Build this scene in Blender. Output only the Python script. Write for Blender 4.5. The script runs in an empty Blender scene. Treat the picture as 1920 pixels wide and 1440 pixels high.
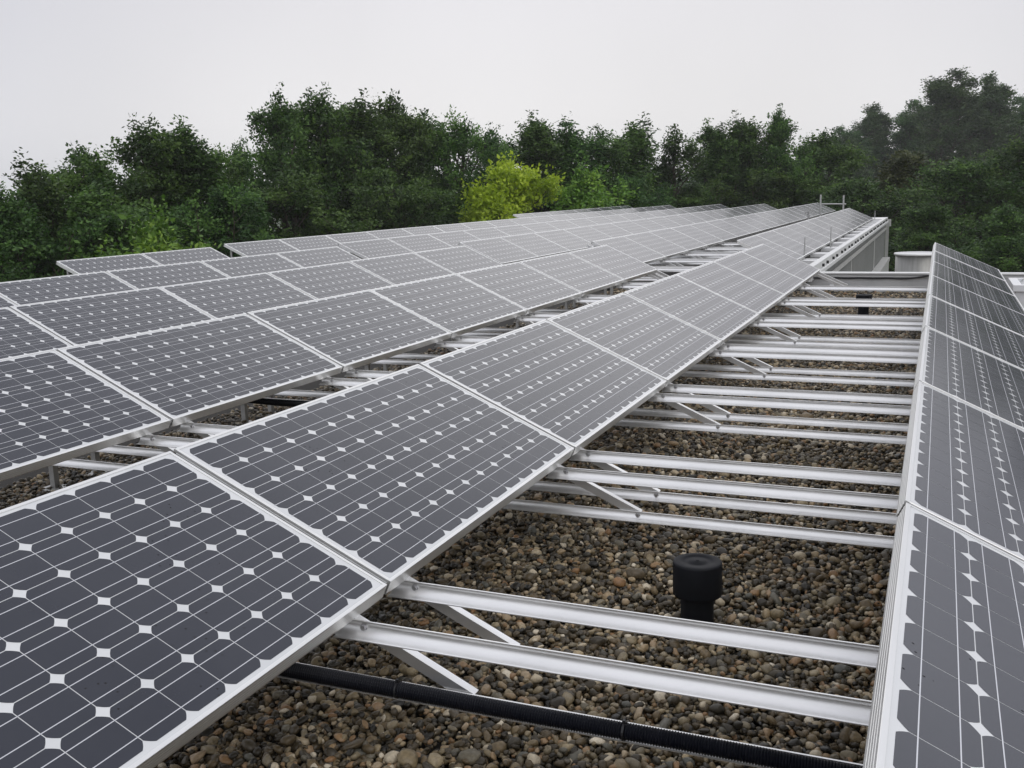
import bpy, bmesh, math, random
import numpy as np
from mathutils import Vector, Matrix
R_ = math.radians
rng = np.random.default_rng(7)
random.seed(7)
scene = bpy.context.scene
COL = scene.collection

# ------------------------------------------------------------------ camera
CAM_H = 1.0699
YAW, PIT, ROLL, FPX = 0.400169, 0.186552, -0.0271235, 1895.284
c, s = math.cos(YAW), math.sin(YAW)
_r = Vector((c, s, 0)); FW = Vector((-s*math.cos(PIT), c*math.cos(PIT), -math.sin(PIT)))
_u = _r.cross(FW)
RT = _r*math.cos(ROLL) + _u*math.sin(ROLL)
UP = -_r*math.sin(ROLL) + _u*math.cos(ROLL)
cam_d = bpy.data.cameras.new('camera'); cam = bpy.data.objects.new('camera', cam_d); COL.objects.link(cam)
cam_d.sensor_width = 36.0; cam_d.lens = FPX/1920*36.0; cam_d.clip_end = 6000; cam_d.clip_start = 0.05
m = Matrix((RT, UP, -FW)).transposed().to_4x4(); m.translation = Vector((0, 0, CAM_H))
cam.matrix_world = m
scene.camera = cam
def ray(px, py): return FW + RT*((px-960)/FPX) - UP*((py-720)/FPX)
def at_dist(px, py, dist):
    d = ray(px, py); k = dist/math.hypot(d.x, d.y); return Vector((d.x*k, d.y*k, CAM_H + d.z*k))

# ------------------------------------------------------------------ sky, sun, exposure
SUN_EL, SUN_AZ = R_(52), R_(-35)     # soft sun behind cloud, high, over the right shoulder of the rows
world = bpy.data.worlds.new('World'); scene.world = world; world.use_nodes = True
nt = world.node_tree; N = nt.nodes; L = nt.links
for n in list(N): N.remove(n)
out = N.new('ShaderNodeOutputWorld'); bg = N.new('ShaderNodeBackground')
sky = N.new('ShaderNodeTexSky'); sky.sky_type = 'NISHITA'; sky.sun_disc = False
sky.sun_elevation = SUN_EL; sky.sun_rotation = R_(120); sky.dust_density = 6; sky.air_density = 1.5
tc = N.new('ShaderNodeTexCoord'); sep = N.new('ShaderNodeSeparateXYZ')
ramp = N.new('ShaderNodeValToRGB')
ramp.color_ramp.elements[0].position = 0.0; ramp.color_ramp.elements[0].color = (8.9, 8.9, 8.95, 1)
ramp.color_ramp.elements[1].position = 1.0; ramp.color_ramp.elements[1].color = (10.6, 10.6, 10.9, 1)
for p, v in ((0.07, (8.9, 8.85, 8.95, 1)), (0.18, (8.3, 8.25, 8.55, 1)), (0.29, (14.5, 14.4, 14.5, 1)), (0.42, (13.5, 13.5, 13.6, 1)), (0.62, (11.6, 11.6, 11.8, 1))):  # unphysical bright sky band above the view, added to lift panel reflections
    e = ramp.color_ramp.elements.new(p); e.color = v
noise = N.new('ShaderNodeTexNoise'); noise.inputs['Scale'].default_value = 2.4; noise.inputs['Detail'].default_value = 3
cl = N.new('ShaderNodeMapRange'); cl.inputs['From Min'].default_value = .3; cl.inputs['From Max'].default_value = .7
cl.inputs['To Min'].default_value = .95; cl.inputs['To Max'].default_value = 1.05
mul = N.new('ShaderNodeMix'); mul.data_type = 'RGBA'; mul.blend_type = 'MULTIPLY'; mul.inputs[0].default_value = 1
mix = N.new('ShaderNodeMix'); mix.data_type = 'RGBA'; mix.inputs[0].default_value = 0.93
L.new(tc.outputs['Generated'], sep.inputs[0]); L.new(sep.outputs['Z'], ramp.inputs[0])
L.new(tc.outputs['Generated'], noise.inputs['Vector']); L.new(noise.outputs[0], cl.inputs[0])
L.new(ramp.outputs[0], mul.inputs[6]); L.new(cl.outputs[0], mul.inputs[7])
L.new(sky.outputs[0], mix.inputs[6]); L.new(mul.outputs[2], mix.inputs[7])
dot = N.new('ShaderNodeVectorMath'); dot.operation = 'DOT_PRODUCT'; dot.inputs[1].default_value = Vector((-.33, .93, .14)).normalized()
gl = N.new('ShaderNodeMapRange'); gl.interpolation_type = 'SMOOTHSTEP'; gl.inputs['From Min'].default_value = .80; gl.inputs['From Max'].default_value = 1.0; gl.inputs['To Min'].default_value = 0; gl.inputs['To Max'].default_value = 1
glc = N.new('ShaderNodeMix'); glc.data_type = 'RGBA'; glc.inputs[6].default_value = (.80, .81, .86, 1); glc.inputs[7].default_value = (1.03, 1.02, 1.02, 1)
fin = N.new('ShaderNodeMix'); fin.data_type = 'RGBA'; fin.blend_type = 'MULTIPLY'; fin.inputs[0].default_value = 1
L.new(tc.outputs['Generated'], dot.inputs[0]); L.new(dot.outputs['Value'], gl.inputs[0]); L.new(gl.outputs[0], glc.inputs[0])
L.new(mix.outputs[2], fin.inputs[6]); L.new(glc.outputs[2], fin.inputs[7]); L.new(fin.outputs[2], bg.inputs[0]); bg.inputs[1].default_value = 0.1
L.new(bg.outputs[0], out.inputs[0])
sun_d = bpy.data.lights.new('sun', 'SUN'); sun_d.energy = 0.6; sun_d.angle = R_(40); sun_d.color = (1, .97, .93)
sun = bpy.data.objects.new('sun', sun_d); COL.objects.link(sun)
sun.rotation_euler = (R_(90)-SUN_EL, 0, R_(60))
scene.view_settings.view_transform = 'Standard'; scene.view_settings.look = 'None'
scene.view_settings.exposure = 0.0; scene.view_settings.gamma = 1.0
scene.cycles.volume_bounces = 1
scene.cycles.max_bounces = 8

# ------------------------------------------------------------------ materials
def mat(name, color=(.5, .5, .5), rough=.5, metal=0.0, spec=.5, build=None):
    m = bpy.data.materials.new(name); m.use_nodes = True
    b = m.node_tree.nodes['Principled BSDF']
    b.inputs['Base Color'].default_value = (*color, 1); b.inputs['Roughness'].default_value = rough
    b.inputs['Metallic'].default_value = metal; b.inputs['Specular IOR Level'].default_value = spec
    if build: build(m.node_tree, b)
    return m
def nd(t, kind, **kw):
    n = t.nodes.new(kind)
    for k, v in kw.items():
        if k in n.inputs: n.inputs[k].default_value = v
        else: setattr(n, k, v)
    return n
def ramp_of(t, stops, interp='LINEAR'):
    r = t.nodes.new('ShaderNodeValToRGB'); cr = r.color_ramp; cr.interpolation = interp
    while len(cr.elements) > 1: cr.elements.remove(cr.elements[-1])
    for i, (p, v) in enumerate(stops):
        e = cr.elements[0] if i == 0 else cr.elements.new(p)
        e.position = p; e.color = (*v, 1) if len(v) == 3 else v
    return r
def vary(c0, c1, scale, rough=(.3, .5), stretch=None, bump=0.0, detail=5):
    """base colour and roughness wander between two values with noise in object space"""
    def f(t, b):
        tc = nd(t, 'ShaderNodeTexCoord'); n = nd(t, 'ShaderNodeTexNoise', Scale=scale, Detail=detail, Roughness=.6)
        src = tc.outputs['Object']
        if stretch:
            mp = nd(t, 'ShaderNodeMapping'); mp.inputs['Scale'].default_value = stretch
            t.links.new(src, mp.inputs[0]); src = mp.outputs[0]
        t.links.new(src, n.inputs['Vector'])
        r = ramp_of(t, [(.3, c0), (.7, c1)]); t.links.new(n.outputs[0], r.inputs[0]); t.links.new(r.outputs[0], b.inputs['Base Color'])
        q = nd(t, 'ShaderNodeMapRange'); q.inputs['To Min'].default_value = rough[0]; q.inputs['To Max'].default_value = rough[1]
        t.links.new(n.outputs[0], q.inputs[0]); t.links.new(q.outputs[0], b.inputs['Roughness'])
        if bump:
            bp = nd(t, 'ShaderNodeBump', Strength=bump, Distance=.01); t.links.new(n.outputs[0], bp.inputs['Height']); t.links.new(bp.outputs[0], b.inputs['Normal'])
    return f
M = {}
M['alu'] = mat('brushed_aluminium', metal=.9, build=vary((.76, .76, .75), (.89, .89, .88), 3.5, (.28, .46), (1, 3, 3), detail=9))
M['alu_frame'] = mat('anodised_frame', metal=.88, build=vary((.74, .745, .73), (.82, .82, .81), 18, (.32, .45), (1, .1, 1)))
M['alu_dull'] = mat('dull_aluminium', metal=.7, build=vary((.42, .42, .41), (.55, .55, .53), 20, (.45, .6)))
M['steel'] = mat('bolt_steel', (.55, .55, .56), .35, .9)
def backsheet(t, b):
    tc = nd(t, 'ShaderNodeTexCoord'); n = nd(t, 'ShaderNodeTexNoise', Scale=4, Detail=4)
    t.links.new(tc.outputs['Object'], n.inputs['Vector'])
    r = ramp_of(t, [(.35, (.60, .615, .62)), (.7, (.68, .69, .69))]); t.links.new(n.outputs[0], r.inputs[0]); t.links.new(r.outputs[0], b.inputs['Base Color'])
M['backsheet'] = mat('white_backsheet', rough=.16, spec=.42, build=backsheet)
def cell(t, b):
    tc = nd(t, 'ShaderNodeTexCoord'); oi = nd(t, 'ShaderNodeObjectInfo')
    vm = nd(t, 'ShaderNodeVectorMath', operation='MULTIPLY_ADD'); vm.inputs[1].default_value = (1, 1, 1)
    cmb = nd(t, 'ShaderNodeMath', operation='MULTIPLY'); cmb.inputs[1].default_value = 40
    t.links.new(oi.outputs['Random'], cmb.inputs[0]); t.links.new(tc.outputs['Object'], vm.inputs[0]); t.links.new(cmb.outputs[0], vm.inputs[2])
    n = nd(t, 'ShaderNodeTexNoise', Scale=2.2, Detail=6, Roughness=.65); t.links.new(vm.outputs[0], n.inputs['Vector'])
    r = ramp_of(t, [(.3, (.013, .016, .027)), (.7, (.023, .026, .038))]); t.links.new(n.outputs[0], r.inputs[0])
    # specks of dirt in loose patches
    v = nd(t, 'ShaderNodeTexVoronoi', Scale=62); t.links.new(vm.outputs[0], v.inputs['Vector'])
    lt = nd(t, 'ShaderNodeMath', operation='LESS_THAN'); lt.inputs[1].default_value = .16; t.links.new(v.outputs['Distance'], lt.inputs[0])
    n2 = nd(t, 'ShaderNodeTexNoise', Scale=3.1, Detail=2); t.links.new(vm.outputs[0], n2.inputs['Vector'])
    gt = nd(t, 'ShaderNodeMath', operation='GREATER_THAN'); gt.inputs[1].default_value = .62; t.links.new(n2.outputs[0], gt.inputs[0])
    sep = nd(t, 'ShaderNodeSeparateColor'); t.links.new(v.outputs['Color'], sep.inputs[0])
    g2 = nd(t, 'ShaderNodeMath', operation='GREATER_THAN'); g2.inputs[1].default_value = .45; t.links.new(sep.outputs[0], g2.inputs[0])
    m1 = nd(t, 'ShaderNodeMath', operation='MULTIPLY'); m2 = nd(t, 'ShaderNodeMath', operation='MULTIPLY')
    t.links.new(lt.outputs[0], m1.inputs[0]); t.links.new(gt.outputs[0], m1.inputs[1]); t.links.new(m1.outputs[0], m2.inputs[0]); t.links.new(g2.outputs[0], m2.inputs[1])
    mx = nd(t, 'ShaderNodeMix', data_type='RGBA'); mx.inputs[7].default_value = (.004, .004, .006, 1)
    t.links.new(m2.outputs[0], mx.inputs[0]); t.links.new(r.outputs[0], mx.inputs[6]); t.links.new(mx.outputs[2], b.inputs['Base Color'])
    q = nd(t, 'ShaderNodeMapRange'); q.inputs['To Min'].default_value = .12; q.inputs['To Max'].default_value = .24
    t.links.new(n.outputs[0], q.inputs[0])
    mr = nd(t, 'ShaderNodeMath', operation='MULTIPLY_ADD'); mr.inputs[1].default_value = .6; t.links.new(m2.outputs[0], mr.inputs[0]); t.links.new(q.outputs[0], mr.inputs[2])
    t.links.new(mr.outputs[0], b.inputs['Roughness'])
M['cell'] = mat('silicon_cell', (.03, .03, .04), .18, spec=.5, build=cell)
M['busbar'] = mat('silver_busbar', (.62, .63, .66), .25, .2)
def stone(t, b):
    a = nd(t, 'ShaderNodeAttribute', attribute_name='tone')
    r = ramp_of(t, [(0, (.012, .011, .008)), (.14, (.040, .031, .017)), (.27, (.088, .064, .032)), (.38, (.044, .040, .030)), (.48, (.14, .10, .050)),
                    (.58, (.22, .175, .10)), (.66, (.080, .080, .066)), (.75, (.34, .27, .16)), (.82, (.22, .12, .05)), (.91, (.42, .35, .235)), (1, (.64, .57, .44))])
    t.links.new(a.outputs['Fac'], r.inputs[0])
    tc = nd(t, 'ShaderNodeTexCoord'); n = nd(t, 'ShaderNodeTexNoise', Scale=95, Detail=4, Roughness=.7); t.links.new(tc.outputs['Object'], n.inputs['Vector'])
    q = nd(t, 'ShaderNodeMapRange'); q.inputs['From Min'].default_value = .3; q.inputs['From Max'].default_value = .7; q.inputs['To Min'].default_value = .7; q.inputs['To Max'].default_value = 1.25
    t.links.new(n.outputs[0], q.inputs[0])
    mx = nd(t, 'ShaderNodeMix', data_type='RGBA', blend_type='MULTIPLY'); mx.inputs[0].default_value = 1
    t.links.new(r.outputs[0], mx.inputs[6]); t.links.new(q.outputs[0], mx.inputs[7]); t.links.new(mx.outputs[2], b.inputs['Base Color'])
    bp = nd(t, 'ShaderNodeBump', Strength=.35, Distance=.002); t.links.new(n.outputs[0], bp.inputs['Height']); t.links.new(bp.outputs[0], b.inputs['Normal'])
M['stone'] = mat('river_pebble', rough=.42, spec=.4, build=stone)
M['roof_bed'] = mat('roof_bed', rough=.9, build=vary((.010, .009, .007), (.03, .026, .02), 60, (.8, .95)))
M['black_pvc'] = mat('black_pipe', rough=.5, spec=.2, build=vary((.003, .0035, .005), (.006, .007, .010), 30, (.5, .7)))
M['conduit'] = mat('black_conduit', rough=.35, spec=.3, build=vary((.004, .005, .009), (.007, .008, .013), 25, (.35, .5)))
M['cable'] = mat('black_cable', (.008, .008, .010), .45)
M['zinc'] = mat('zinc_sheet', metal=.5, build=vary((.50, .51, .51), (.60, .60, .60), 5, (.45, .6)))
M['coping'] = mat('coping_metal', metal=.35, build=vary((.66, .67, .66), (.74, .74, .73), 8, (.4, .55)))
M['clad'] = mat('facade_cladding', metal=.2, build=vary((.17, .175, .165), (.23, .235, .225), 3, (.5, .65), (3, 3, .3)))
M['clad_light'] = mat('facade_band', metal=.2, build=vary((.40, .40, .38), (.46, .46, .44), 4, (.5, .6)))
M['plaster'] = mat('wall_render', rough=.85, build=vary((.42, .41, .38), (.5, .49, .46), 2, (.8, .9)))
M['white_plastic'] = mat('white_plastic', rough=.4, build=vary((.70, .71, .72), (.80, .80, .80), 5, (.35, .5)))
M['dome'] = mat('skylight_dome', rough=.15, build=vary((.42, .44, .46), (.55, .57, .58), 3, (.1, .25)))
M['hole'] = mat('dark_hole', (.02, .02, .02), .8)
M['tank'] = mat('stainless_tank', metal=.8, build=vary((.24, .24, .228), (.34, .34, .322), 6, (.4, .55), (3, 3, .3)))
def grass(t, b):
    tc = nd(t, 'ShaderNodeTexCoord'); n = nd(t, 'ShaderNodeTexNoise', Scale=.25, Detail=8, Roughness=.7); t.links.new(tc.outputs['Object'], n.inputs['Vector'])
    r = ramp_of(t, [(.3, (.02, .035, .012)), (.55, (.045, .07, .022)), (.8, (.07, .075, .03))]); t.links.new(n.outputs[0], r.inputs[0]); t.links.new(r.outputs[0], b.inputs['Base Color'])
M['grass'] = mat('rough_grass', rough=.9, build=grass)
M['bark'] = mat('bark', rough=.9, build=vary((.035, .028, .02), (.085, .07, .05), 8, (.8, .95), (3, 3, .6), bump=.5))
def leaf_mat(name, dark, mid, light, trans=.3):
    m = bpy.data.materials.new(name); m.use_nodes = True; t = m.node_tree
    b = t.nodes['Principled BSDF']; o = t.nodes['Material Output']
    a = nd(t, 'ShaderNodeAttribute', attribute_name='tone')
    oi = nd(t, 'ShaderNodeObjectInfo'); hv = nd(t, 'ShaderNodeHueSaturation')
    r = ramp_of(t, [(0, dark), (.5, mid), (1, light)]); t.links.new(a.outputs['Fac'], r.inputs[0]); t.links.new(r.outputs[0], hv.inputs['Color'])
    q = nd(t, 'ShaderNodeMapRange'); q.inputs['To Min'].default_value = .75; q.inputs['To Max'].default_value = 1.2; t.links.new(oi.outputs['Random'], q.inputs[0]); t.links.new(q.outputs[0], hv.inputs['Value'])
    q2 = nd(t, 'ShaderNodeMapRange'); q2.inputs['To Min'].default_value = .488; q2.inputs['To Max'].default_value = .512; t.links.new(oi.outputs['Random'], q2.inputs[0]); t.links.new(q2.outputs[0], hv.inputs['Hue'])
    t.links.new(hv.outputs[0], b.inputs['Base Color']); b.inputs['Roughness'].default_value = .5; b.inputs['Specular IOR Level'].default_value = .35
    tr = nd(t, 'ShaderNodeBsdfTranslucent'); t.links.new(hv.outputs[0], tr.inputs[0]); ms = nd(t, 'ShaderNodeMixShader'); ms.inputs[0].default_value = trans
    t.links.new(b.outputs[0], ms.inputs[1]); t.links.new(tr.outputs[0], ms.inputs[2]); t.links.new(ms.outputs[0], o.inputs['Surface'])
    return m
M['leaf'] = leaf_mat('oak_leaf', (.022, .052, .014), (.064, .128, .028), (.135, .235, .050), .40)
M['leaf_far'] = leaf_mat('poplar_leaf', (.030, .064, .022), (.060, .118, .036), (.105, .180, .056), .40)
M['leaf_brown'] = leaf_mat('autumn_leaf', (.030, .046, .013), (.062, .084, .020), (.105, .130, .030))
M['leaf_mid'] = leaf_mat('fresh_leaf', (.07, .15, .02), (.14, .26, .032), (.23, .36, .045))
M['leaf_yellow'] = leaf_mat('lime_leaf', (.25, .37, .022), (.41, .56, .032), (.54, .68, .055), .4)

# ------------------------------------------------------------------ mesh helpers
class MB:
    def __init__(self): self.v = []; self.f = []; self.m = []; self.sm = []
    def add(self, vs, fs, mi=0, smooth=False):
        b = len(self.v); self.v += [tuple(p) for p in vs]
        self.f += [tuple(b+i for i in f) for f in fs]; self.m += [mi]*len(fs); self.sm += [smooth]*len(fs)
    def box(self, x0, x1, y0, y1, z0, z1, mi=0, mtx=None):
        vs = [Vector((x, y, z)) for x in (x0, x1) for y in (y0, y1) for z in (z0, z1)]
        if mtx is not None: vs = [mtx @ p for p in vs]
        self.add(vs, [(0, 1, 3, 2), (4, 6, 7, 5), (0, 4, 5, 1), (2, 3, 7, 6), (0, 2, 6, 4), (1, 5, 7, 3)], mi)
    def prism(self, prof, a, b, axis, mi=0, smooth_from=None):
        """closed profile [(p,q)] extruded along an axis from a to b; x: (p,q)=(y,z), y: (p,q)=(x,z), z: (p,q)=(x,y)"""
        n = len(prof)
        def P(p, q, t): return {'x': (t, p, q), 'y': (p, t, q), 'z': (p, q, t)}[axis]
        vs = [P(p, q, a) for p, q in prof] + [P(p, q, b) for p, q in prof]
        self.add(vs, [(i, (i+1) % n, n+(i+1) % n, n+i) for i in range(n)], mi)
        self.add(vs, [tuple(range(n))[::-1], tuple(range(n, 2*n))], mi)
    def lathe(self, prof, n=40, at=(0, 0), mi=0, smooth=True):
        vs = []; fs = []
        for (r, z) in prof:
            for k in range(n):
                a = 2*math.pi*k/n; vs.append((at[0]+r*math.cos(a), at[1]+r*math.sin(a), z))
        for i in range(len(prof)-1):
            for k in range(n): fs.append((i*n+k, i*n+(k+1) % n, (i+1)*n+(k+1) % n, (i+1)*n+k))
        self.add(vs, fs, mi, smooth)
        self.add(vs[-n:], [tuple(range(n))], mi); self.add(vs[:n], [tuple(range(n))[::-1]], mi)
    def tube(self, pts, rad, n=10, mi=0, cap=True):
        pts = [Vector(p) for p in pts]; rad = rad if isinstance(rad, (list, tuple)) else [rad]*len(pts)
        vs = []; fs = []; up = None
        for i, p in enumerate(pts):
            d = (pts[min(i+1, len(pts)-1)]-pts[max(i-1, 0)]).normalized()
            if up is None: up = d.orthogonal().normalized()
            up = (up-d*up.dot(d)).normalized(); w = d.cross(up)
            for k in range(n):
                a = 2*math.pi*k/n; vs.append(p+(up*math.cos(a)+w*math.sin(a))*rad[i])
        for i in range(len(pts)-1):
            for k in range(n): fs.append((i*n+k, i*n+(k+1) % n, (i+1)*n+(k+1) % n, (i+1)*n+k))
        self.add(vs, fs, mi, True)
        if cap: self.add(vs[:n], [tuple(range(n))[::-1]], mi); self.add(vs[-n:], [tuple(range(n))], mi)
    def mesh(self, name, mats, bevel=0):
        me = bpy.data.meshes.new(name); me.from_pydata(self.v, [], self.f)
        for m_ in (mats if isinstance(mats, (list, tuple)) else [mats]): me.materials.append(m_)
        me.polygons.foreach_set('material_index', self.m); me.polygons.foreach_set('use_smooth', self.sm); me.update()
        return me
def link(name, me, parent=None, loc=(0, 0, 0), rot=(0, 0, 0)):
    o = bpy.data.objects.new(name, me); COL.objects.link(o); o.location = loc; o.rotation_euler = rot
    if parent is not None: o.parent = parent
    return o
def tag(o, label=None, cat=None, group=None, kind=None):
    if label: o['label'] = label
    if cat: o['category'] = cat
    if group: o['group'] = group
    if kind: o['kind'] = kind
    return o
ORD = ['nearest', 'second', 'third', 'fourth', 'fifth', 'sixth', 'seventh', 'eighth', 'ninth', 'tenth', 'eleventh', 'twelfth', 'thirteenth', 'fourteenth',
       'fifteenth', 'sixteenth', 'seventeenth', 'eighteenth', 'nineteenth', 'twentieth', 'twenty-first', 'twenty-second']

# ------------------------------------------------------------------ solar panels
TH = 0.42798; W = 0.8057; LEN = 1.58; PITCH = 1.60; ZH = W*math.sin(TH); HX = W*math.cos(TH)
def panel_meshes():
    lip, dep = .0105, .046
    f = MB(); y0, y1 = .010, .010+LEN
    # ribbed outer profile (towards +p), swept along each side
    def ribbed(o, sgn):     # o = outer face position, sgn=+1 if the outside is +p
        pr = [(o-sgn*lip, 0), (o-sgn*.0008, 0), (o, -.0008)]
        for k in range(4):
            z = -.007-.009*k
            pr += [(o, z), (o-sgn*.0008, z-.0012), (o-sgn*.0008, z-.0030), (o, z-.0042)]
        pr += [(o, -dep), (o-sgn*.026, -dep), (o-sgn*.026, -dep+.002), (o-sgn*.002, -dep+.002), (o-sgn*.002, -.010), (o-sgn*lip, -.010)]
        return pr if sgn < 0 else pr[::-1]
    f.prism(ribbed(0, 1), y0, y1, 'y'); f.prism(ribbed(-W, -1), y0, y1, 'y')
    f.prism(ribbed(y0, -1), -W+lip, -lip, 'x'); f.prism(ribbed(y1, 1), -W+lip, -lip, 'x')
    fm = f.mesh('panel_frame', M['alu_frame'])
    # laminate: white sheet, cells with rounded corners, busbars
    g = MB(); z = -.0022
    g.add([(-W+lip, y0+lip, z), (-lip, y0+lip, z), (-lip, y1-lip, z), (-W+lip, y1-lip, z)], [(0, 1, 2, 3)], 0)
    g.add([(-W+lip, y0+lip, z-.005), (-lip, y0+lip, z-.005), (-lip, y1-lip, z-.005), (-W+lip, y1-lip, z-.005)], [(3, 2, 1, 0)], 0)
    cp = .1272; hs = .0625; rr = .0765; k0 = math.acos(hs/rr)
    ox = -W/2-2.5*cp; oy = y0+LEN/2-5.5*cp
    ring = []
    for q in range(4):
        for j in range(6):
            a = q*math.pi/2 + k0 + (math.pi/2-2*k0)*j/5; ring.append((rr*math.cos(a), rr*math.sin(a)))
    for i in range(6):
        for j in range(12):
            cx, cy = ox+i*cp, oy+j*cp
            g.add([(cx+a, cy+b, z+.0004) for a, b in ring], [tuple(range(len(ring)))], 1)
        for sg in (-1, 1):
            bx = ox+i*cp+sg*.0312
            g.add([(bx-.0011, oy-.067, z+.0008), (bx+.0011, oy-.067, z+.0008), (bx+.0011, oy+11*cp+.067, z+.0008), (bx-.0011, oy+11*cp+.067, z+.0008)], [(0, 1, 2, 3)], 2)
    return fm, g.mesh('cell_sheet', [M['backsheet'], M['cell'], M['busbar']])
FRAME, SHEET = panel_meshes()
# name, x of low edge, y of the first joint, number of panels, words for the row
NEAR = [(0.690, 0.859, 8, 'row at the right edge beyond the gravel strip'),
        (-1.384, -0.857, 9, 'row bordering the left side of the gravel strip'),
        (-3.501, 0.697, 8, 'second row left of the gravel strip'),
        (-5.675, 2.309, 7, 'third row left of the gravel strip'),
        (-7.869, 5.528, 5, 'fourth row left of the gravel strip'),
        (-10.25, 10.28, 2, 'short outermost left row on the near roof')]
FAR = [(-1.90, 14.52, 12, 'far roof row along the perforated roof edge'),
       (-4.05, 14.52, 19, 'far roof second row from its right edge'),
       (-6.24, 14.50, 19, 'far roof third row from its right edge'),
       (-8.46, 14.50, 20, 'far roof fourth row from its right edge'),
       (-10.80, 14.50, 20, 'far roof fifth row from its right edge'),
       (-13.10, 33.2, 9, 'far roof outermost left row')]
ROWS = NEAR + FAR
def add_panel(x, y, ordn, words, grp, last):
    jit = lambda a: random.uniform(-a, a)
    e = link('solar_panel', None, None, (x, y+jit(.002), jit(.0015)), (0, TH+jit(.0022), jit(.0012)))
    e.empty_display_size = .1
    w = 'farthest' if last else (ORD[ordn] if ordn == 0 else ORD[ordn]+' from near end')
    tag(e, f'framed solar panel, {w}, {words}', 'solar panel', grp)
    link('frame', FRAME, e); link('cell_sheet', SHEET, e)
for i, (x, y, n, words) in enumerate(ROWS):
    for k in range(n):
        if i == 1 and k == 0: continue       # out of the picture
        if i in (2, 3) and k == 0: continue
        kk = k - (1 if i in (1, 2, 3) else 0)
        add_panel(x, y+k*PITCH, kk, words, 'solar panels in tilted rows', k == n-1)

# ------------------------------------------------------------------ supports and rails
GZ = -.385                       # top of the gravel
nrm = Vector((math.sin(TH), 0, math.cos(TH))); slp = Vector((math.cos(TH), 0, -math.sin(TH)))
def support_meshes():
    bm = MB(); rot = Matrix.Rotation(TH, 4, 'Y')
    t0, t1 = -.80, .385          # along the slope; low edge of the panel at 0
    w, d = .027, .032
    mt = rot
    bm.box(t0, t1, -w/2, w/2, -.047-d, -.047, 0, mt)
    # little wedge plate under the panel edge
    beam = bm.mesh('sloped_beam', M['alu'])
    pm = MB(); xx = -.72
    ztop = -xx*math.tan(TH)-.047/math.cos(TH)-.046
    pm.box(xx-.016, xx+.016, .017, .049, GZ-.04, ztop+.01)
    post = pm.mesh('rear_post', M['alu_dull'])
    fp = MB(); fp.box(xx-.06, xx+.06, -.03, .09, GZ-.035, GZ+.002); foot = fp.mesh('foot_plate', M['alu_dull'])
    return beam, post, foot
BEAM, POST, FOOT = support_meshes()
def rail_mesh(length, h, w, bolts):
    """angle rail lying along x: thin upright web at the back, fillet, flange towards the camera (-y)"""
    t = .0026; rf = .027; prof = []
    prof += [(0, 0), (t, 0), (t, -h), (-w, -h), (-w, -h+t)]
    for j in range(9):
        a = -math.pi/2 + (math.pi/2)*j/8
        prof.append((-rf+rf*math.cos(a), -h+t+rf+rf*math.sin(a)))
    prof += [(0, -.006), (-.0022, -.0045), (-.0022, -.0005)]
    b = MB(); n = len(prof)
    vs = [(0, p, q) for p, q in prof]+[(length, p, q) for p, q in prof]
    b.add(vs, [(i, (i+1) % n, n+(i+1) % n, n+i) for i in range(n)]); b.sm = [4 <= i <= 13 for i in range(n)]
    b.add(vs, [tuple(range(n))[::-1], tuple(range(n, 2*n))])
    me = b.mesh('rail', M['alu'])
    q = MB()
    for bx in bolts:
        vs = []; r = .0075
        for (rr2, yy) in ((r*1.5, -.0005), (r*1.5, -.0025), (r, -.0025), (r, -.009)):
            vs += [(bx+rr2*math.cos(k*math.pi/3), yy, -h*.42+rr2*math.sin(k*math.pi/3)) for k in range(6)]
        fs = [(i*6+k, i*6+(k+1) % 6, (i+1)*6+(k+1) % 6, (i+1)*6+k) for i in range(3) for k in range(6)]+[tuple(range(18, 24))]
        q.add(vs, fs)
    return me, q.mesh('bolt', M['steel'])
_rc = {}
def add_rail(x0, x1, y, z, kind, label, grp, bx):
    L_ = round(x1-x0, 3); key = (L_, kind, round(bx, 3))
    if key not in _rc: _rc[key] = rail_mesh(L_, .042 if kind == 'upper' else .036, .036 if kind == 'upper' else .031, (bx,))
    me, bo = _rc[key]
    o = link('mounting_rail', me, None, (x0, y+random.uniform(-.003, .003), z+random.uniform(-.0015, .0015)), (0, random.uniform(-.001, .001), random.uniform(-.0022, .0022)))
    tag(o, label, 'metal rail', grp); link('bolt', bo, o); return o
def add_support(x, y, label, grp):
    e = link('support_bracket', None, None, (x, y, 0)); e.empty_display_size = .1
    tag(e, label, 'support bracket', grp)
    link('sloped_beam', BEAM, e); p = link('rear_post', POST, e); link('foot_plate', FOOT, p)
ZU, ZL = -.042, -.200
def joint_set(x, yj, xe, words, which, lower=True, far_upper=True):
    for side, dy in (('near', -.145), ('far', .145)):
        yy = yj+dy
        add_support(x, yy, f'sloped support on {side} side of {which} panel joint, {words}', 'sloped supports under the panels')
        if which == 'last' and side == 'far': continue
        if which == 'last': continue
        if far_upper or side == 'near': add_rail(x-.06, xe, yy-.018, ZU, 'upper', f'upper rail on {side} side of {which} panel joint, {words}', 'upper rails between panel rows', .075)
        if lower: add_rail(x-.78, xe, yy-.018, ZL, 'lower', f'lower rail on {side} side of {which} panel joint, {words}', 'lower rails above the gravel', 1.10)
for i in (1, 2):
    x, y, n, words = NEAR[i]; xe = NEAR[i-1][0]-HX+.10
    w2 = {1: 'right of the bordering panel row', 2: 'in the gap behind bordering row'}[i]
    for k in range(1, n+1):
        yj = y+k*PITCH
        if yj < 2.0 or (i == 2 and yj < 2.2): continue
        kk = k-2
        if i == 2 and yj < 3: kk = 0
        joint_set(x, yj, xe, w2, ORD[kk] if k < n else 'last', True, not (i == 1 and k == n-1))
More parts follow.
